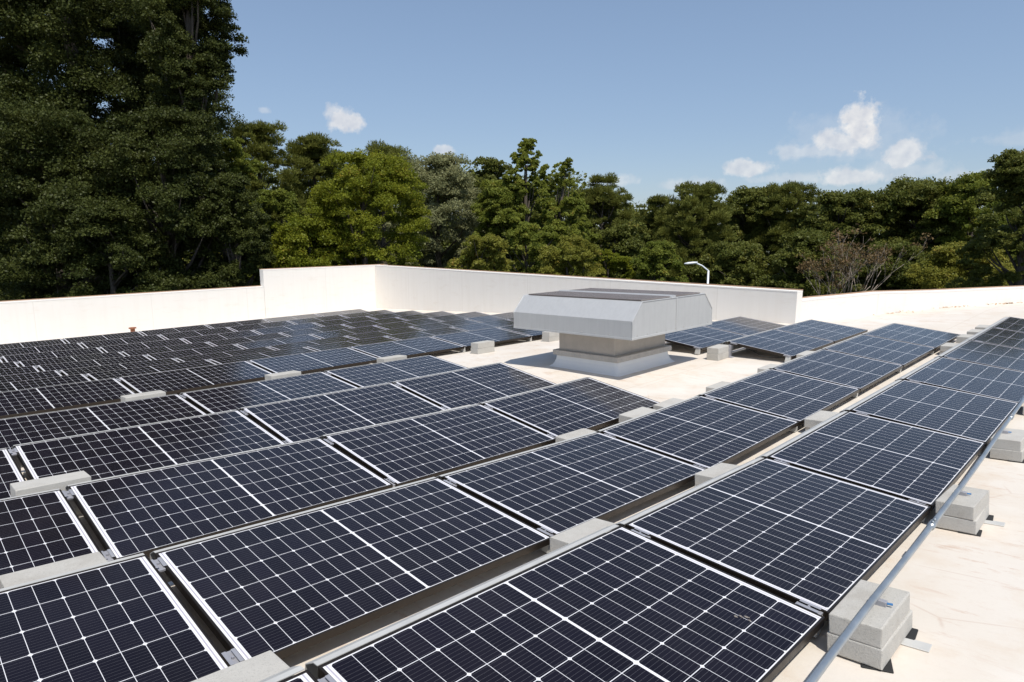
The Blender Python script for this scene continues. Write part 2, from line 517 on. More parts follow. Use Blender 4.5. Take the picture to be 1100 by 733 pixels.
m_c, t_c, b_c = mat('coping_coat', 0.8, (0.80, 0.775, 0.73)); COPING = m_c
DRIP, _, _ = mat('drip_edge_brown', 0.7, (0.42, 0.27, 0.17))
CORNER = (12.27, 20.91)
parapet([(7.56, 20.9), CORNER, (12.9, 20.92)], [0.41, 0.41, 0.41], 0.28, 1, 'taller white parapet wall at the far corner, behind the panel field')
parapet([(-14.0, 20.84), (-6.0, 20.85), (0.0, 20.86), (7.55, 20.9)], [-0.19, -0.19, -0.19, -0.185], 0.28, 1, 'lower white parapet wall under the big dark trees on the left')
parapet([(12.26, 20.90), (12.02, 12.4), (11.76, 3.72)], [0.41, 0.435, 0.46], 0.28, 1, 'tall white parapet wall running behind the sheet metal roof vent')
lw = [RP(u, v) for u, v in LOW_WALL]
parapet([(p.x, p.y) for p in lw], [0.235, 0.25, 0.265, 0.315, 0.275, 0.265, 0.27, 0.28], 0.25, 1, 'low curved white parapet wall on the far right, below the bare tree')


# ------------------------------------------------------------------ solar panels
PITCH, GAP, EXTRA, SKEW = 1.45122, 0.03742, 0.76737, -0.07148
TILT = 0.13977
LOW_H = 0.11
ROWS = 'ABCDEFGHIJKLM'


def row_v(i):
    return i * PITCH + (EXTRA if i >= 5 else 0.0)


def bound_u(i, k):
    return k * (PL + GAP) + SKEW * i


def panel_parts(root):
    """panel frame: x along the row 0..PL, y up the slope 0..PW (low edge at 0), z normal; glass top at 0"""
    fr = MB()
    lip = 0.011
    for (x0, x1, y0, y1) in ((0, PL, 0, lip), (0, PL, PW - lip, PW), (0, lip, lip, PW - lip), (PL - lip, PL, lip, PW - lip)):
        fr.box(x0, x1, y0, y1, -FRAME_H, 0.0015, 0.0012, 1)
    for (x0, x1, y0, y1) in ((0.003, PL - 0.003, lip, 0.03), (0.003, PL - 0.003, PW - 0.03, PW - lip)):
        fr.box(x0, x1, y0, y1, -FRAME_H, -FRAME_H + 0.002)
    fr.build('frame', BLACKAL, root)
    me = bpy.data.meshes.new('cell_glass')
    a = lip - 0.002
    vs = [(a, a, -0.0008), (PL - a, a, -0.0008), (PL - a, PW - a, -0.0008), (a, PW - a, -0.0008)]
    vs += [(x, y, -0.006) for x, y, _ in vs]
    me.from_pydata(vs, [], [(0, 1, 2, 3), (7, 6, 5, 4), (0, 4, 5, 1), (1, 5, 6, 2), (2, 6, 7, 3), (3, 7, 4, 0)])
    uvl = me.uv_layers.new(name='UVMap')
    for li, l in enumerate(me.loops):
        co = me.vertices[l.vertex_index].co
        uvl.data[li].uv = (co.x, co.y)
    me.update()
    link('cell_glass', me, CELLS, root)
    bk = MB(); bk.box(lip, PL - lip, lip, PW - lip, -0.0105, -0.0085); bk.build('backsheet', BACK, root)
    # two clamps across the gap to the left-hand neighbour
    for yc in (0.075, PW - 0.105):
        c = MB()
        c.box(-GAP + 0.002, -0.002, yc - 0.055, yc + 0.055, -0.018, -0.006, 0.001, 1)
        c.box(-GAP - 0.007, -GAP + 0.009, yc - 0.045, yc + 0.045, 0.0018, 0.0055, 0.001, 1)
        c.box(-0.009, 0.007, yc - 0.045, yc + 0.045, 0.0018, 0.0055, 0.001, 1)
        c.tube([(-GAP / 2, yc, -0.012), (-GAP / 2, yc, 0.004)], 0.006, 6)
        c.build('clamp', ALU, root)
    # sheet-metal wind deflector behind the high edge
    ct, st = math.cos(-TILT), math.sin(-TILT)
    def loc(dy, dz):          # from roof-square offsets at the high edge into the tilted panel frame
        return (PW + dy * ct - dz * st, dy * st + dz * ct)
    prof = [(0.012, -0.002), (0.040, -0.002), (0.098, -0.030), (0.135, -0.215), (0.165, -0.218), (0.165, -0.2205), (0.133, -0.2175), (0.096, -0.033), (0.039, -0.005), (0.012, -0.005)]
    df = MB()
    pr = [loc(a, b) for a, b in prof]
    df.loft([[(x, y, z) for y, z in pr] for x in (0.004, PL - 0.004)])
    df.build('wind_deflector', GALV, root)
    # feet: a tall channel post at the back left corner, a short foot at the front left corner
    ps = MB()
    y1, z1 = loc(-0.055, -0.045); y2, z2 = loc(-0.055, -0.243)
    ps.box(-GAP / 2 - 0.045, -GAP / 2 + 0.045, y1 - 0.02, y1 + 0.02, z2, -FRAME_H - 0.002, 0.002, 1)
    ps.box(-GAP / 2 - 0.05, -GAP / 2 + 0.05, y1 - 0.07, y1 + 0.07, z2 - 0.004, z2 + 0.003)
    ps.build('rear_post', ALU, root)
    ft = MB()
    ft.prism([(-GAP / 2 - 0.03, -0.105), (-GAP / 2 + 0.03, -0.105), (-GAP / 2 + 0.016, -0.02), (-GAP / 2 - 0.016, -0.02)], 0.02, 0.09)
    ft.build('front_foot', GALV, root)


def copy_thing(src):
    r = src.copy(); COL.objects.link(r)
    for ch in src.children:
        c = ch.copy(); COL.objects.link(c)
        c.parent = r
    return r


def panel_matrix(i, j):
    v1 = row_v(i); v0 = v1 - PW * math.cos(TILT)
    u0 = bound_u(i, j) + GAP / 2; u1 = u0 + PL
    hh = LOW_H + PW * math.sin(TILT)
    a, b_, c, d = RP(u0, v0, LOW_H), RP(u1, v0, LOW_H), RP(u1, v1, hh), RP(u0, v1, hh)
    x = ((b_ - a) + (c - d)).normalized()
    y = ((d - a) + (c - b_)); z = x.cross(y).normalized(); y = z.cross(x)
    mid = (a + b_ + c + d) / 4
    m4 = Matrix((x, y, z)).transposed().to_4x4()
    m4.translation = mid - x * PL / 2 - y * PW / 2
    return m4


ORD = ['', 'first', 'second', 'third', 'fourth', 'fifth', 'sixth', 'seventh', 'eighth', 'ninth', 'tenth', 'eleventh', 'twelfth', 'thirteenth', 'fourteenth', 'fifteenth']
SPANS = {'A': [(-2, 7)], 'B': [(-3, 6)], 'C': [(-3, 2), (4, 6)], 'D': [(-3, 2), (4, 6)], 'E': [(-3, 2), (4, 6)]}


def in_view(m4):
    inv = cam_ob.matrix_basis.inverted()
    ok = False
    for x in (0, PL / 2, PL):
        for y in (0, PW):
            q = inv @ (m4 @ Vector((x, y, 0)))
            if q.z < -0.3:
                sx, sy = 550 + 697.4 * q.x / -q.z, 366.5 - 697.4 * q.y / -q.z
                ok |= -12 < sx < 1112 and sy < 750
    return ok


proto = None
cam_m = Matrix.Translation(CAM_LOC) @ cam_ob.rotation_euler.to_matrix().to_4x4()
cam_ob.matrix_basis = cam_m
PANELS = {}
for i, r in enumerate(ROWS):
    for (k0, k1) in SPANS.get(r, [(-6, 6)]):
        for j in range(k0, k1):
            m4 = panel_matrix(i, j)
            if not in_view(m4): continue
            if proto is None:
                proto = empty('solar_panel'); panel_parts(proto); o = proto
            else:
                o = copy_thing(proto)
            o.matrix_world = m4
            n = k1 - j
            split = len(SPANS.get(r, [0])) > 1
            if split and k1 == 6:
                lab = 'solar panel right of the vent, %s from right end, %s row from the pipe' % (ORD[n], ORD[i + 1])
            elif split:
                lab = 'solar panel left of the vent, %s from row end, %s row from the pipe' % (ORD[n], ORD[i + 1])
            else:
                lab = 'solar panel, %s from the right end, in the %s row from the pipe' % (ORD[n], ORD[i + 1])
            tag(o, lab, 'solar panel', 'tilted solar panels in rows on the roof')
            PANELS[(r, j)] = o


# ------------------------------------------------------------------ ballast blocks
def block_mesh(L, W, H, seed):
    rnd = random.Random(seed)
    mb = MB()
    mb.box(-L / 2, L / 2, -W / 2, W / 2, 0, H, 0.006, 2)
    for v in mb.bm.verts:
        v.co += Vector((rnd.uniform(-1, 1), rnd.uniform(-1, 1), rnd.uniform(-1, 1))) * 0.0012
    return mb


def block(u, v, h, H, label, L=0.41, W=0.195, yaw=0.0, group='concrete ballast blocks'):
    o = block_mesh(L, W, H, int((u + 20) * 100) + int(v * 10)).build('ballast_block', CONC)
    o.matrix_world = roof_frame(u, v, yaw + random.uniform(-0.02, 0.02), h)
    tag(o, label, 'concrete block', group)
    return o


def pad(u, v, lx, ly, hz, yaw, m, name, label, cat, h=0.0):
    p = MB(); p.box(-lx / 2, lx / 2, -ly / 2, ly / 2, 0, hz, 0.002, 1)
    o = p.build(name, m)
    o.matrix_world = roof_frame(u, v, yaw, h)
    return tag(o, label, cat, name.replace('_', ' ') + 's under the blocks')


FRONT = [(0.10, 'nearest the camera at the bottom right'), (1.92, 'second along the pipe'), (3.72, 'third along the pipe'), (5.52, 'fourth along the pipe, at the frame edge')]
for n, (u, where) in enumerate(FRONT):
    v = -1.168
    block(u + 0.004, v - 0.003, 0.008, 0.082, 'lower block of the stack ' + where, L=0.425, W=0.205)
    block(u, v, 0.0905, 0.082, 'upper block of the stack ' + where, yaw=0.02 if n == 0 else -0.015)
    for du, dv, yw, nm in ((-0.155, -0.068, 0.35 if n == 0 else 0.08, 'front'), (0.165, -0.078, 0.1, 'back')):
        pad(u + du, v + dv, 0.11, 0.11, 0.007, yw, BLACK, 'rubber_pad', 'black rubber pad, %s corner, under the stack %s' % (nm, where), 'rubber pad')
    pad(u + 0.09, v - 0.115, 0.07, 0.17, 0.006, 0.05, GALV, 'steel_foot_plate', 'grey steel plate under the stack ' + where, 'foot plate', 0.0005)

GAPS = [(0, -1.98, 'at the bottom edge, behind the front panel row'), (0, 0.02, 'behind the front row, between the two largest panels'), (0, 1.62, 'behind the front row, second gap from the bottom left'),
        (0, 3.72, 'behind the front row, below the panels right of the vent'), (0, 9.1, 'behind the front row near its far end'),
        (0, 10.25, 'first of three past the end of the second row'), (0, 11.05, 'middle of three past the end of the second row'), (0, 11.75, 'last of three at the far end of the front row'),
        (1, -2.20, 'long and thin at the left, behind the second panel row'), (1, 1.75, 'behind the second row, at its third joint from the left'), (1, 2.74, 'behind the second row, left of the open roof'),
        (1, 3.34, 'at the corner of the open roof before the vent'), (1, 4.5, 'on the open roof edge right of the vent corner'), (1, 5.92, 'on the open roof edge nearer the right panels'),
        (1, 7.25, 'beside the foot of the first panel right of the vent'),
        (2, -1.96, 'at the left frame edge, large and pale, behind the third row'), (2, 1.60, 'barely showing behind the third row'),
        (4, -0.58, 'at left, behind the fifth row among the dark panels'), (4, 1.08, 'behind the fifth row, where dark panels turn blue'), (4, 2.78, 'behind the fifth row near its right end')]
for (i, u, where) in GAPS:
    v = row_v(i) + 0.275
    top = {(0, -1.98): 0.168, (1, -2.20): 0.192, (2, -1.96): 0.25, (1, 2.74): 0.18, (1, 1.75): 0.168, (1, 3.34): 0.16}.get((i, u), 0.272 if i == 4 else 0.148)
    block(u, v, -0.015, top - 0.0865 + 0.015, 'block under the cap ' + where, group='concrete blocks under the cap blocks')
    block(u + random.uniform(-.01, .01), v + random.uniform(-.006, .006), top - 0.086, 0.086, 'concrete cap ' + where)
for (u, v, where) in ((5.18, 6.70, 'left of the vent, in front of the long panel edge'), (7.12, 6.72, 'just under the left end of the vent hood'), (6.83, 2.96, 'right of the vent beside the steel post')):
    block(u, v, 0.0, 0.098, 'lower block of the pair ' + where)
    block(u + 0.006, v, 0.0985, 0.098, 'upper block of the pair ' + where, yaw=0.01)


# ------------------------------------------------------------------ conduit along the front row
def conduit():
    us = np.linspace(-1.6, 12.4, 36)
    pts = [RP(u, -1.195 + 0.024 * u - 0.0008 * u * u, 0.222 - 0.02 * math.sin(u * 1.74) ** 2 * 0.4) for u in us]
    root = empty('metal_conduit', Matrix.Translation(pts[0]))
    inv = root.matrix_world.inverted()
    mb = MB(); mb.tube([inv @ p for p in pts], 0.0138, 14)
    mb.build('pipe', CONDUIT, root, smooth=True)
    for u in (1.12, 4.17, 7.22):
        k = MB()
        q = [inv @ RP(u + d, -1.195 + 0.024 * u - 0.0008 * u * u + 0.024 * d, 0.222 - 0.008 * math.sin(u * 1.74) ** 2) for d in (-0.045, 0.045)]
        k.tube(q, 0.0185, 14)
        c = (q[0] + q[1]) / 2
        k.tube([c + Vector((-0.02, -0.005, 0.02)), c + Vector((-0.02, -0.005, 0.03))], 0.006, 6)
        k.tube([c + Vector((0.02, -0.005, 0.02)), c + Vector((0.02, -0.005, 0.03))], 0.006, 6)
        k.build('coupling', CONDUIT, root, smooth=True)
    for u, _w in FRONT:
        vv = -1.195 + 0.024 * u - 0.0008 * u * u
        s = MB()
        c = inv @ RP(u, vv, 0.19)
        s.box(c.x - 0.012, c.x + 0.012, c.y - 0.034, c.y + 0.03, c.z - 0.022, c.z + 0.008, 0.002, 1)
        sp = s.build('strut_clamp', ALU, root)
        bo = MB(); bo.tube([c + Vector((0.0, -0.034, 0.0)), c + Vector((0.006, -0.054, 0.001))], 0.005, 8)
        bo.build('bolt', BLUEP, sp)
    tag(root, 'long galvanized conduit pipe resting on blocks along the front panel row', 'pipe')


conduit()


# ------------------------------------------------------------------ roof vent
def roof_vent():
    uc, vc = 5.443, 4.01
    root = empty('roof_vent', roof_frame(uc, vc))
    ha, hb, h0, h1, h2, ins = 1.073, 1.08, 0.601, 0.838, 1.079, 0.228
    prof = [(-ha, h0), (-ha, h1), (-ha + ins, h2), (ha - ins, h2), (ha, h1), (ha, h0)]
    # open-bottomed sheet shell
    hood = MB()
    n = len(prof)
    inner = [(x * 0.985, z - (0.012 if z > 1 else (0.006 if z > 0.8 else -0.001))) for x, z in prof]
    out_a = [hood.bm.verts.new((x, -hb, z)) for x, z in prof]; out_b = [hood.bm.verts.new((x, hb, z)) for x, z in prof]
    for i in range(n - 1):
        hood.bm.faces.new((out_a[i], out_a[i + 1], out_b[i + 1], out_b[i]))
    hood.bm.faces.new(out_a[::-1]); hood.bm.faces.new(out_b)
    under = [hood.bm.verts.new(p) for p in ((-ha, -hb, h0 + 0.001), (ha, -hb, h0 + 0.001), (ha, hb, h0 + 0.001), (-ha, hb, h0 + 0.001))]
    hood.bm.faces.new(under)
    hood.build('hood', HOODM, root)
    # hemmed lower rim and corner seams
    rim = MB()
    for (x0, x1, y0, y1) in ((-ha - 0.008, ha + 0.008, -hb - 0.008, -hb + 0.014), (-ha - 0.008, ha + 0.008, hb - 0.014, hb + 0.008), (-ha - 0.008, -ha + 0.014, -hb + 0.016, hb - 0.016), (ha - 0.014, ha + 0.008, -hb + 0.016, hb - 0.016)):
        rim.box(x0, x1, y0, y1, h0 - 0.012, h0 + 0.014)
    rim.build('lower_rim', HOODM, root)
    for sy in (-1, 1):
        seam = MB()
        seam.tube([(x, sy * (hb + 0.002), z) for x, z in prof], 0.007, 6)
        seam.build('edge_seam', HOODM, root)
    # standing seam down the middle of each end and screws along the lower band
    for sy in (-1, 1):
        st = MB(); st.box(0.02, 0.05, min(sy * (hb + 0.0005), sy * (hb + 0.009)), max(sy * (hb + 0.0005), sy * (hb + 0.009)), h0 + 0.016, h2 - 0.004, 0.002, 1)
        st.build('standing_seam', HOODM, root)
    sw = MB()
    for k in range(9):
        q = -ha + 0.12 + k * (2 * ha - 0.24) / 8
        for sy in (-1, 1): sw.tube([(q, sy * (hb - 0.002), h0 + 0.035), (q, sy * (hb + 0.006), h0 + 0.035)], 0.005, 8)
        for sx in (-1, 1): sw.tube([(sx * (ha - 0.002), q, h0 + 0.035), (sx * (ha + 0.006), q, h0 + 0.035)], 0.005, 8)
    sw.build('screw_row', CAPM, root)
    # raised top deck: two long dark screens with a sheet ridge between
    x0, x1 = -ha + ins + 0.05, ha - ins - 0.05
    for (a, b_) in ((x0, -0.06), (0.06, x1)):
        f = MB(); f.box(a, b_, -hb + 0.05, hb - 0.05, h2 + 0.004, h2 + 0.02, 0.003, 1)
        f.build('top_screen', SCREEN, root)
    rg = MB()
    rg.prism([(-0.05, h2 + 0.003), (0.05, h2 + 0.003), (0.035, h2 + 0.032), (-0.035, h2 + 0.032)], -hb + 0.02, hb - 0.02)
    rg.build('ridge_strip', HOODM, root)
    na, nb = 0.672, 0.517
    nk = MB(); nk.box(-na, na, -nb, nb, 0.255, h0 + 0.02, 0.006, 1); nk.build('neck', NECKM, root)
    ca, cb = 0.723, 0.605
    cp = MB(); cp.box(-ca, ca, -cb, cb, 0.179, 0.258, 0.006, 1)
    rail = cp.build('curb_rail', CAPM, root)
    sc = MB()
    for k in range(7):
        y = -cb + 0.1 + k * (2 * cb - 0.2) / 6
        sc.tube([(-ca - 0.004, y, 0.22), (-ca + 0.004, y, 0.22)], 0.007, 8)
        x = -ca + 0.1 + k * (2 * ca - 0.2) / 6
        sc.tube([(x, -cb - 0.004, 0.22), (x, -cb + 0.004, 0.22)], 0.007, 8)
    sc.build('screw_row', ALU, rail)
    # membrane-flashed curb flaring onto the roof
    fl = MB()
    rings = []
    for (e, z) in ((0.07, -0.02), (0.062, 0.008), (0.03, 0.03), (0.008, 0.065), (-0.012, 0.12), (-0.02, 0.182)):
        a, b_ = ca - 0.01 + e, cb - 0.015 + e
        rr = 0.05
        ring = []
        for (sx, sy, a0) in ((1, 1, 0), (-1, 1, 90), (-1, -1, 180), (1, -1, 270)):
            for k in range(5):
                an = math.radians(a0 + k * 22.5)
                ring.append((sx * (a - rr) + rr * math.cos(an), sy * (b_ - rr) + rr * math.sin(an), z))
        rings.append(ring)
    fl.loft(rings)
    fl.build('curb_flashing', CURB, root)
    tag(root, 'large boxy sheet metal roof vent with sloped sides on a white curb', 'roof vent')


roof_vent()

# small loose things on the roof
jm = MB()
jm.tube([(0, 0, 0), (0, 0, 0.10), (0, 0, 0.105), (0, 0, 0.13)], [0.05, 0.05, 0.085, 0.08], 12)
jo = jm.build('drain_cap', RUST); jo.matrix_world = roof_frame(3.15, 20.3)
jo.scale = (1.3, 1.3, 1.55)
tag(jo, 'small rusty cap standing by the foot of the left parapet wall', 'roof cap')

cab = MB()
pm = PANELS[('C', 4)].matrix_world
cpts = [pm @ Vector((0.03 + 0.04 * math.sin(k * 0.9), PW * (0.72 - 0.06 * k), -0.05 - 0.055 * math.sin(math.pi * k / 10))) for k in range(11)]
cab.tube(cpts, 0.006, 6)
tag(cab.build('panel_cable', BLACK, None, True), 'black cable sagging under the first panel right of the vent', 'cable')


def dropping(key, x, y, n, spread, seed, label):
    rnd = random.Random(seed)
    mb = MB()
    for k in range(n):
        cx, cy = x + 0.012 * math.sin(k * 1.1) + rnd.gauss(0, 0.006) * spread, y + k * 0.011 * spread
        rr = rnd.uniform(0.003, 0.008)
        ring = [(cx + rr * rnd.uniform(.6, 1.3) * math.cos(q), cy + rr * 1.5 * rnd.uniform(.6, 1.3) * math.sin(q)) for q in np.linspace(0, 2 * math.pi, 9, endpoint=False)]
        mb.loft([[(px_, py_, 0.0004) for px_, py_ in ring], [(cx + (px_ - cx) * .7, cy + (py_ - cy) * .7, 0.0016) for px_, py_ in ring]])
    o = mb.build('bird_dropping', DROP)
    o.matrix_world = PANELS[key].matrix_world
    tag(o, label, 'bird dropping')


DROP, _, _ = mat('dropping_white', 0.9, (0.20, 0.18, 0.16))
dropping(('A', -1), 1.47, 0.20, 6, 0.9, 3, 'pale smeared bird dropping on the front panel near the pipe end')


def litter():
    """brown leaf litter blown against the foot of the curved wall"""
    vs, fs = [], []
    rnd = random.Random(5)
    for k in range(120):
        u = rnd.choice((15.0, 16.6, 17.1, 18.6, 19.2, 19.8)) + rnd.gauss(0, 0.28)
        v = low_v(u) - 0.03 - abs(rnd.gauss(0, 0.09))
        p = RP(u, v, 0.008 + rnd.random() * 0.02)
        s = rnd.uniform(0.02, 0.045); a = rnd.uniform(0, 6.28)
        ax = Vector((math.cos(a), math.sin(a), rnd.uniform(-.3, .5))) * s; ay = Vector((-math.sin(a), math.cos(a), rnd.uniform(-.3, .5))) * s * 0.6
        n = len(vs)
        vs += [p - ax, p + ay, p + ax, p - ay]; fs.append((n, n + 1, n + 2, n + 3))
    me = bpy.data.meshes.new('dry_leaves'); me.from_pydata(vs, [], fs)
    mm, tt, bb = mat('dry_leaf', 0.9, (0.42, 0.27, 0.15))
    o = link('dry_leaves', me, mm)
    tag(o, 'brown dry leaves blown against the low curved wall', 'dry leaves', None, 'stuff')


litter()


# ------------------------------------------------------------------ street lamp beyond the wall
def at_px(x, y, depth):
    v = Vector(((x - 550) / 697.38, -(y - 366.5) / 697.38, -1)) * depth
    return cam_m @ v


def street_lamp():
    top = at_px(761, 291, 31.0)
    root = empty('street_lamp', Matrix.Translation((top.x, top.y, GROUND_Z)))
    h = top.z - GROUND_Z
    mb = MB(); mb.tube([(0, 0, 0), (0, 0, h)], [0.065, 0.045], 10); mb.build('pole', LAMPW, root, True)
    d = (at_px(738, 284, 31.0) - top)
    arm_end = d * 0.62 + Vector((0, 0, 0.12))
    am = MB(); am.tube([(0, 0, h - 0.1), (0, 0, h), tuple(Vector((0, 0, h)) + Vector((arm_end.x * .5, arm_end.y * .5, 0.24))), tuple(Vector((0, 0, h)) + Vector((arm_end.x, arm_end.y, 0.37)))], 0.036, 8)
    arm = am.build('arm', LAMPW, root, True)
    hd = MB()
    e = Vector((0, 0, h)) + Vector((arm_end.x, arm_end.y, 0.38)); dx = Vector((d.x, d.y, 0)).normalized(); dy = Vector((-dx.y, dx.x, 0))
    rings = []
    for s, w, z in ((-0.1, 0.05, 0.04), (0.1, 0.1, 0.06), (0.35, 0.12, 0.06), (0.52, 0.06, 0.03)):
        c = e + dx * s - Vector((0, 0, s * 0.10))
        rings.append([c + dy * w * math.cos(a) + Vector((0, 0, z * math.sin(a))) for a in np.linspace(0, 2 * math.pi, 10, endpoint=False)])
    hd.loft(rings); hd.build('lamp_head', LAMPW, root, True)
    tag(root, 'pale grey street lamp with a bent arm rising behind the wall', 'street lamp')


street_lamp()


# ------------------------------------------------------------------ trees
def leaf_mat(name, c0, c1, c2=None, trans=0.35, rough=0.5):
    m = bpy.data.materials.new(name); m.use_nodes = True
    t = NT(m.node_tree); b = m.node_tree.nodes['Principled BSDF']
    at = t.n('ShaderNodeAttribute', attribute_name='tint')
    c = t.mix(at.outputs['Fac'], c0, c1)
    if c2:
        c = t.mix(t.mapr(at.outputs['Fac'], 0.93, 0.97), c, c2)
    t.put(b.inputs['Base Color'], c)
    b.inputs['Roughness'].default_value = rough
    b.inputs['Specular IOR Level'].default_value = 0.16
    tr = t.n('ShaderNodeBsdfTranslucent')
    hs = t.n('ShaderNodeHueSaturation'); hs.inputs['Value'].default_value = 1.15; hs.inputs['Hue'].default_value = 0.485
    t.put(hs.inputs['Color'], c); t.put(tr.inputs[0], hs.outputs[0])
    mx = t.n('ShaderNodeMixShader'); mx.inputs[0].default_value = trans
    t.put(mx.inputs[1], b.outputs[0]); t.put(mx.inputs[2], tr.outputs[0])
    out = [n for n in m.node_tree.nodes if n.type == 'OUTPUT_MATERIAL'][0]
    t.put(out.inputs[0], mx.outputs[0])
    return m


def m_bark(name, c0, c1):
    m, t, b = mat(name, 0.95)
    g = t.n('ShaderNodeNewGeometry').outputs['Position']
    n = t.noise(t.scale_vec(g, (6, 6, 1.2)), 4.0, 6, 0.7)
    t.put(b.inputs['Base Color'], t.mix(n, c0, c1))
    add_bump(t, b, n, 0.6, 0.03)
    return m


BARK = m_bark('brown_bark', (0.05, 0.038, 0.028), (0.14, 0.115, 0.09))
BARKPALE = m_bark('pale_bark', (0.22, 0.17, 0.13), (0.42, 0.36, 0.30))
LEAF = {
    'oak': leaf_mat('oak_leaf', (0.030, 0.041, 0.009), (0.086, 0.100, 0.024), None, 0.28),
    'mid': leaf_mat('broad_leaf', (0.092, 0.127, 0.018), (0.231, 0.256, 0.044), (0.277, 0.238, 0.043), 0.42),
    'maple': leaf_mat('bright_leaf', (0.116, 0.151, 0.013), (0.272, 0.291, 0.031), (0.369, 0.291, 0.047), 0.48),
    'grey': leaf_mat('silver_leaf', (0.161, 0.178, 0.078), (0.338, 0.340, 0.172), (0.484, 0.453, 0.249), 0.40),
    'poplar': leaf_mat('turning_leaf', (0.118, 0.156, 0.023), (0.269, 0.294, 0.052), (0.332, 0.257, 0.058), 0.45),
    'pine': leaf_mat('pine_needle', (0.087, 0.104, 0.020), (0.216, 0.230, 0.051), None, 0.35),
    'dark': leaf_mat('dark_leaf', (0.074, 0.094, 0.018), (0.186, 0.199, 0.045), (0.247, 0.218, 0.045), 0.40),
    'red': leaf_mat('reddish_leaf', (0.124, 0.084, 0.035), (0.191, 0.134, 0.058), (0.270, 0.129, 0.087), 0.3),
    'yellow': leaf_mat('yellow_green_leaf', (0.153, 0.170, 0.026), (0.316, 0.303, 0.056), (0.433, 0.294, 0.077), 0.45),
}


def unit(n):
    v = RNG.normal(size=(n, 3))
    return v / np.linalg.norm(v, axis=1)[:, None]


def leaf_cloud(name, clumps, leaf, per, m, parent, needle=False):
    """clumps: array of (x, y, z, r); per leaf quads per clump of unit radius; real leaf-sized faces with gaps between"""
    cl = np.asarray(clumps)
    cnt = np.maximum(8, (per * (cl[:, 3] / cl[:, 3].mean()) ** 2).astype(int))
    idx = np.repeat(np.arange(len(cl)), cnt)
    n = len(idx)
    d = unit(n)
    d[:, 2] = np.where(d[:, 2] < -0.25, -d[:, 2] * RNG.random(n), d[:, 2])
    rad = cl[idx, 3] * (0.25 + 0.85 * RNG.random(n) ** 0.7)
    p = cl[idx, :3] + d * rad[:, None] * np.array([1.0, 1.0, 0.92])
    if needle:
        ax = d + 0.5 * unit(n) + np.array([0, 0, 0.3])
    else:
        ax = unit(n) + 0.6 * d - np.array([0, 0, 0.25])
    ax /= np.linalg.norm(ax, axis=1)[:, None]
    nr = 0.9 * unit(n) + 0.7 * d + np.array([0, 0, 0.45])
    sd = np.cross(ax, nr); sd /= np.linalg.norm(sd, axis=1)[:, None] + 1e-9
    s = leaf * (0.5 + 1.0 * RNG.random(n) ** 1.5)
    wd = (0.10 if needle else 0.34)
    a = p - ax * (s / 2)[:, None]; c = p + ax * (s / 2)[:, None]
    mid = p + np.cross(sd, ax) * (s * 0.06)[:, None]
    b1 = mid + sd * (s * wd)[:, None]; b2 = mid - sd * (s * wd)[:, None]
    V = np.stack([a, b1, c, b2], 1).reshape(-1, 3).astype(np.float32)
    me = bpy.data.meshes.new(name)
    me.vertices.add(4 * n); me.loops.add(4 * n); me.polygons.add(n)
    me.vertices.foreach_set('co', V.ravel())
    me.loops.foreach_set('vertex_index', np.arange(4 * n, dtype=np.int32))
    me.polygons.foreach_set('loop_start', np.arange(0, 4 * n, 4, dtype=np.int32))
    me.polygons.foreach_set('loop_total', np.full(n, 4, dtype=np.int32))
    at = me.attributes.new('tint', 'FLOAT', 'FACE')
    ct = RNG.random(len(cl))
    at.data.foreach_set('value', np.clip(0.5 * ct[idx] + 0.55 * RNG.random(n) - 0.02, 0, 1).astype(np.float32))
    me.update(); me.validate()
    return link(name, me, m, parent)


def limb_tree(name, parent, base_r, h, clumps, m, nlimb, start=0.35):
    mb = MB()
    cl = np.asarray(clumps)
    tip = Vector((cl[:, 0].mean() * 0.6, cl[:, 1].mean() * 0.6, h))
    pts = [Vector((0, 0, -0.3))]
    for k in range(1, 7):
        f = k / 6
        pts.append(Vector((tip.x * f + random.uniform(-.12, .12) * f * base_r * 4, tip.y * f + random.uniform(-.12, .12) * f * base_r * 4, h * f)))
    mb.tube(pts, [base_r * (1.15 - 0.95 * k / 6) for k in range(7)], 9)
    order = RNG.permutation(len(cl))[:nlimb]
    for q in order:
        e = Vector(cl[q, :3])
        f = min(0.92, max(start, (e.z / h) - 0.22 + random.uniform(-0.06, 0.06)))
        k = int(f * 6); fr = f * 6 - k
        s = pts[k].lerp(pts[min(k + 1, 6)], fr)
        mdl = s.lerp(e, 0.55) + Vector((random.uniform(-.3, .3), random.uniform(-.3, .3), -0.06 * (e - s).length))
        r0 = base_r * (1 - f) * 0.55 + 0.02
        mb.tube([s, mdl, e], [r0, r0 * 0.6, 0.012], 6)
    return mb.build(name, m, parent, True)


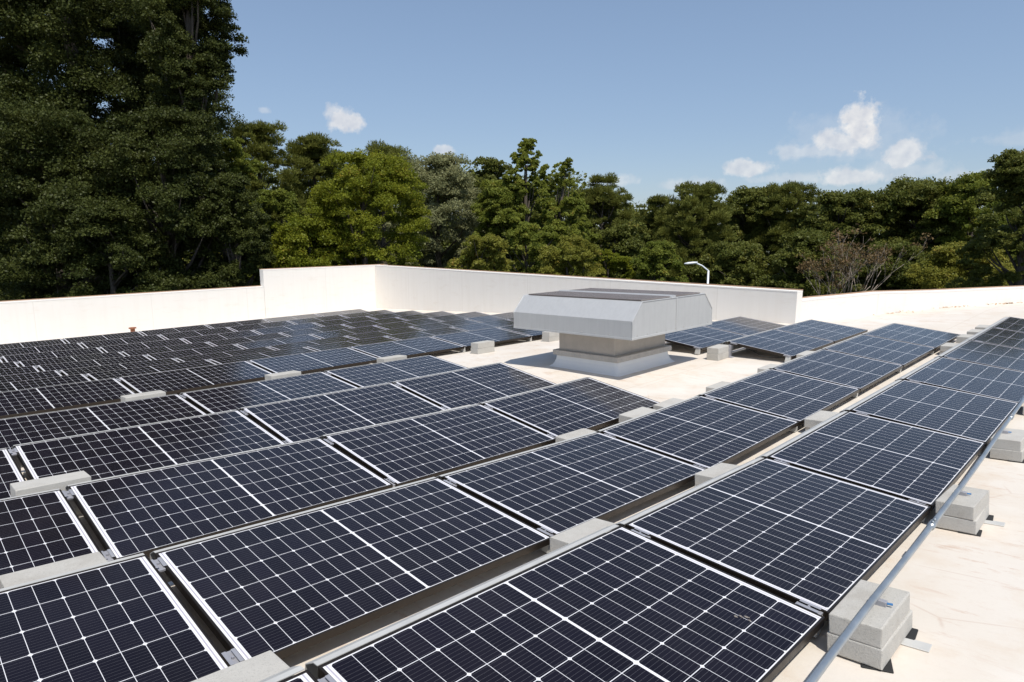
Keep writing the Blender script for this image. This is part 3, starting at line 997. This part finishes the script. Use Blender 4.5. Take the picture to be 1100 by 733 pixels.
def crown_clumps(kind, R, H, base, n, rc):
    """clump centres grouped into boughs: an uneven outline, shaded hollows between the boughs"""
    out = []
    ph = random.uniform(0, 6.28)
    lop = (random.uniform(-.16, .16) * R, random.uniform(-.16, .16) * R)
    per_bough = 6
    tries = 0
    while len(out) < n and tries < 60000:
        tries += 1
        f = random.random() ** 0.85
        z = base + (H - base) * f
        if kind == 'pine':
            prof = (1 - f ** 3.6) ** 0.55 * (0.62 + 0.38 * min(1, f * 2.2)) + 0.06
        elif kind == 'spire':
            prof = (1 - f) ** 0.72 * min(1, 0.5 + f * 2.4) + 0.03
        else:
            prof = math.sqrt(max(0.03, 1 - (1.9 * f - 0.9) ** 2 / 1.1))
        a = random.uniform(0, 6.283)
        shell = random.uniform(0.42, 1.0) if random.random() < 0.85 else random.uniform(0.05, 0.4)
        rr = R * prof * math.sqrt(shell) * (0.86 + 0.16 * math.sin(3 * a + ph + f * 5) + 0.08 * math.sin(7 * a - 2 * ph))
        cx, cy = rr * math.cos(a) + lop[0] * f, rr * math.sin(a) + lop[1] * f
        sp = rc * random.uniform(0.7, 1.3) * ((1.15 - 0.75 * f) if kind == 'spire' else 1.0)
        for k in range(per_bough):
            out.append((cx + random.gauss(0, sp * 0.62), cy + random.gauss(0, sp * 0.62), min(H, z + random.gauss(0, sp * 0.62)), sp * random.uniform(0.34, 0.85)))
    return out


def tree(name, x, ytop, wpx, depth, leafkind, label, shape='round', ncl=90, per=260, leaf=0.2, rc=None, base_f=0.12, bark=None, needle=False, dens=1.0, trunk=True, group='trees beyond the parapet walls', ybase=None):
    top = at_px(x, ytop, depth)
    H = top.z - GROUND_Z
    R = wpx / 697.4 * depth / 2
    root = empty(name, Matrix.Translation((top.x, top.y, GROUND_Z)))
    if ybase is not None:
        bz = at_px(x, ybase, depth).z - GROUND_Z
    else:
        bz = H * base_f
    rc = (rc or R * 0.26) * 0.86
    cl = crown_clumps(shape, R * 1.02 - rc * 0.35, H - rc * 0.55, max(0.6, bz), int(ncl * 4.6), rc)
    leaf_cloud('crown', cl, leaf * (0.78 if needle else 0.60), int(per * dens * 0.90), LEAF[leafkind], root, needle)
    limb_tree('trunk', root, 0.018 * H + 0.06, H * 0.86, cl, bark or BARK, min(len(cl), 26))
    tag(root, label, 'tree', group)
    return root


# back rank first (they close the view below the sky line), then the trees that stand out
tree('pine_tree', 275, 134, 95, 46, 'pine', 'dark rounded pine just right of the tall dark tree at left', 'pine', 100, 260, 0.30, needle=True, base_f=0.2)
tree('pine_tree', 335, 147, 95, 50, 'pine', 'dark pine behind the bright green maple, on its left', 'pine', 100, 250, 0.32, needle=True, base_f=0.2)
tree('pine_tree', 408, 156, 105, 58, 'pine', 'dark broad pine peeking over the bright green maple', 'pine', 100, 240, 0.34, needle=True, base_f=0.2)
tree('broadleaf_tree', 242, 148, 90, 40, 'mid', 'mid green tree between the tall dark oak and the first pine', 'round', 80, 260, 0.24)
tree('broadleaf_tree', 305, 205, 80, 38, 'mid', 'green tree low between the dark trees and the bright maple', 'round', 70, 260, 0.22)
tree('pine_tree', 523, 172, 70, 60, 'dark', 'dark green tree between the silvery tree and the tall yellowing poplar', 'round', 70, 220, 0.34)
tree('pine_tree', 648, 190, 78, 54, 'pine', 'rounded pine standing right of the tall yellowing poplar', 'pine', 90, 250, 0.32, needle=True, base_f=0.25)
tree('pine_tree', 708, 212, 70, 62, 'pine', 'small dark pine between two taller pines above the lamp', 'pine', 80, 230, 0.36, needle=True, base_f=0.2)
tree('pine_tree', 748, 195, 88, 54, 'pine', 'large layered pine behind the street lamp', 'pine', 110, 260, 0.32, needle=True, base_f=0.12)
tree('broadleaf_tree', 800, 204, 80, 64, 'dark', 'dark tree in the distance right of the layered pine', 'round', 80, 230, 0.36)
tree('pine_tree', 843, 198, 82, 62, 'pine', 'pale green pine under the big cloud', 'pine', 100, 240, 0.36, needle=True, base_f=0.15)
tree('broadleaf_tree', 905, 206, 100, 58, 'dark', 'dark broad tree behind the bare tree', 'round', 100, 250, 0.34)
tree('broadleaf_tree', 985, 194, 120, 56, 'dark', 'widest dark round tree at right, behind the low wall', 'round', 120, 260, 0.34)
tree('broadleaf_tree', 1052, 186, 88, 52, 'mid', 'lighter green tree rising between the wide dark tree and the right edge', 'round', 90, 250, 0.30)
tree('broadleaf_tree', 1112, 160, 110, 34, 'dark', 'dark tree cut off by the right edge of the view', 'round', 110, 280, 0.20)
tree('broadleaf_tree', 870, 250, 90, 48, 'dark', 'low dark tree left of the bare tree', 'round', 80, 240, 0.28)
tree('broadleaf_tree', 960, 262, 90, 46, 'dark', 'low dark tree right of the bare tree', 'round', 80, 240, 0.26)
tree('broadleaf_tree', 1035, 262, 90, 42, 'yellow', 'low yellowish bush-like tree by the curved wall at right', 'round', 70, 220, 0.24, dens=0.8)
tree('broadleaf_tree', 790, 262, 80, 50, 'dark', 'low dark tree just right of the street lamp', 'round', 80, 230, 0.28)
tree('broadleaf_tree', 660, 240, 80, 44, 'dark', 'low dark green tree behind the small shrub left of the lamp', 'round', 80, 230, 0.26)

tree('silver_leaf_tree', 468, 166, 110, 44, 'grey', 'grey green silvery tree left of the tall yellowing poplar', 'round', 120, 260, 0.22)
tree('broadleaf_tree', 445, 205, 70, 46, 'grey', 'smaller silvery tree tucked behind the bright green maple', 'round', 70, 240, 0.22)
tree('poplar_tree', 563, 144, 150, 40, 'poplar', 'tallest yellowing poplar in the middle of the tree line', 'spire', 190, 240, 0.20, rc=0.55, base_f=0.15)
tree('poplar_tree', 602, 166, 120, 41, 'poplar', 'yellow brown poplar, right half of the tall pair', 'spire', 120, 240, 0.20, rc=0.6, base_f=0.15)
tree('poplar_tree', 535, 192, 70, 41, 'poplar', 'shorter yellowing tree on the left flank of the tall poplar', 'round', 80, 240, 0.20)
tree('maple_tree', 388, 164, 140, 33, 'maple', 'bright green sunlit maple behind the tall parapet corner', 'round', 150, 260, 0.17, rc=0.75)
tree('maple_tree', 330, 236, 100, 32, 'maple', 'low bright green tree left of the sunlit maple', 'round', 80, 260, 0.17)
tree('young_tree', 515, 252, 80, 30, 'yellow', 'small yellow green tree just over the parapet, left of the vent', 'round', 70, 240, 0.15)
tree('young_tree', 607, 250, 84, 31, 'yellow', 'small yellow green tree just over the parapet, above the vent', 'round', 70, 240, 0.15)
tree('young_tree', 565, 240, 70, 34, 'poplar', 'small brownish tree between the two yellow green ones', 'round', 60, 220, 0.17)
tree('young_tree', 712, 260, 66, 32, 'mid', 'small round green tree just left of the street lamp', 'round', 70, 240, 0.16)
tree('young_tree', 655, 268, 60, 33, 'maple', 'small green shrub-like tree over the parapet behind the vent', 'round', 60, 220, 0.16)

tree('oak_tree', 52, -230, 325, 34, 'oak', 'huge dark oak filling the upper left corner', 'round', 420, 330, 0.21, rc=1.25, base_f=0.12)
tree('oak_tree', 118, -150, 170, 39, 'oak', 'dark oak seen behind the huge corner oak, up to the top edge', 'round', 230, 300, 0.22, rc=1.2, base_f=0.15)
tree('oak_tree', -10, -60, 180, 36, 'oak', 'dark oak half cut off at the left edge, above the low one', 'round', 200, 300, 0.2, rc=1.1, base_f=0.15)
tree('oak_tree', 190, -95, 92, 31, 'oak', 'dark tree whose ragged edge meets the sky at upper left', 'round', 110, 300, 0.18, rc=0.75, ybase=130)
tree('oak_tree', 166, 120, 160, 29, 'oak', 'dark leafy tree bulging in front of the huge oak', 'round', 150, 320, 0.17, rc=0.8)
tree('oak_tree', 45, 120, 190, 28, 'oak', 'dark low tree at the left edge, under the huge oak', 'round', 140, 300, 0.17, rc=0.9)
tree('oak_tree', 245, 190, 90, 30, 'oak', 'dark small tree between the bulging dark tree and the parapet step', 'round', 90, 280, 0.16)
tree('oak_tree', 110, 215, 150, 27, 'oak', 'dark undergrowth tree right above the low left parapet', 'round', 110, 280, 0.16)


def bare_tree():
    base = at_px(897, 318, 38)
    top = at_px(897, 246, 38)
    root = empty('bare_tree', Matrix.Translation((base.x, base.y, GROUND_Z)))
    h = top.z - GROUND_Z
    mb = MB()
    rnd = random.Random(21)
    tips = []
    right = (cam_m.to_3x3() @ Vector((1, 0, 0))).normalized()
    def grow(p, d, L, r, lev):
        segs = [p]
        q = p
        for k in range(3):
            d = (d + Vector((rnd.uniform(-.16, .16), rnd.uniform(-.16, .16), 0.05))).normalized()
            q = q + d * L / 3; segs.append(q)
        mb.tube(segs, [r, r * .88, r * .76, r * .62], 6)
        if lev == 0:
            tips.append(q); return
        for k in range(rnd.choice((2, 3, 3))):
            nd = (d + Vector((rnd.uniform(-.6, .6), rnd.uniform(-.6, .6), rnd.uniform(0.05, .5)))).normalized()
            grow(segs[rnd.choice((2, 3, 3))], nd, L * rnd.uniform(.55, .8), r * .55, lev - 1)
    for k in range(4):
        a = k * 1.57 + 0.4
        grow(Vector((0, 0, -0.2)), Vector((math.cos(a) * .13, math.sin(a) * .13, 1)).normalized(), h * 0.5, 0.06, 4)
    zmax = max(t_.z for t_ in tips)
    for v in mb.bm.verts: v.co.z *= h / zmax
    mb.build('trunk', BARKPALE, root, True)
    cl = [(t_.x, t_.y, t_.z * h / zmax - 0.15, rnd.uniform(0.25, 0.5)) for t_ in tips if rnd.random() < 0.4]
    leaf_cloud('crown', cl, 0.13, 30, LEAF['red'], root)
    tag(root, 'thin bare-branched tree with sparse reddish leaves behind the low wall', 'tree', 'trees beyond the parapet walls')


bare_tree()


def far_wood():
    """woods closing the view beyond the separate trees"""
    cl = []
    for k in range(1300):
        x = random.uniform(-260, 1380)
        y = random.uniform(226, 318) if x > 620 else random.uniform(192, 318)
        dpt = random.uniform(72, 86)
        p = at_px(x, y, dpt)
        if p.z < GROUND_Z + 1: continue
        cl.append((p.x, p.y, p.z, random.uniform(1.3, 2.6)))
    o = leaf_cloud('distant_woods', cl, 0.40, 300, LEAF['dark'], None)
    tag(o, 'dark distant woods seen through the gaps between trees', 'woods', None, 'stuff')


far_wood()
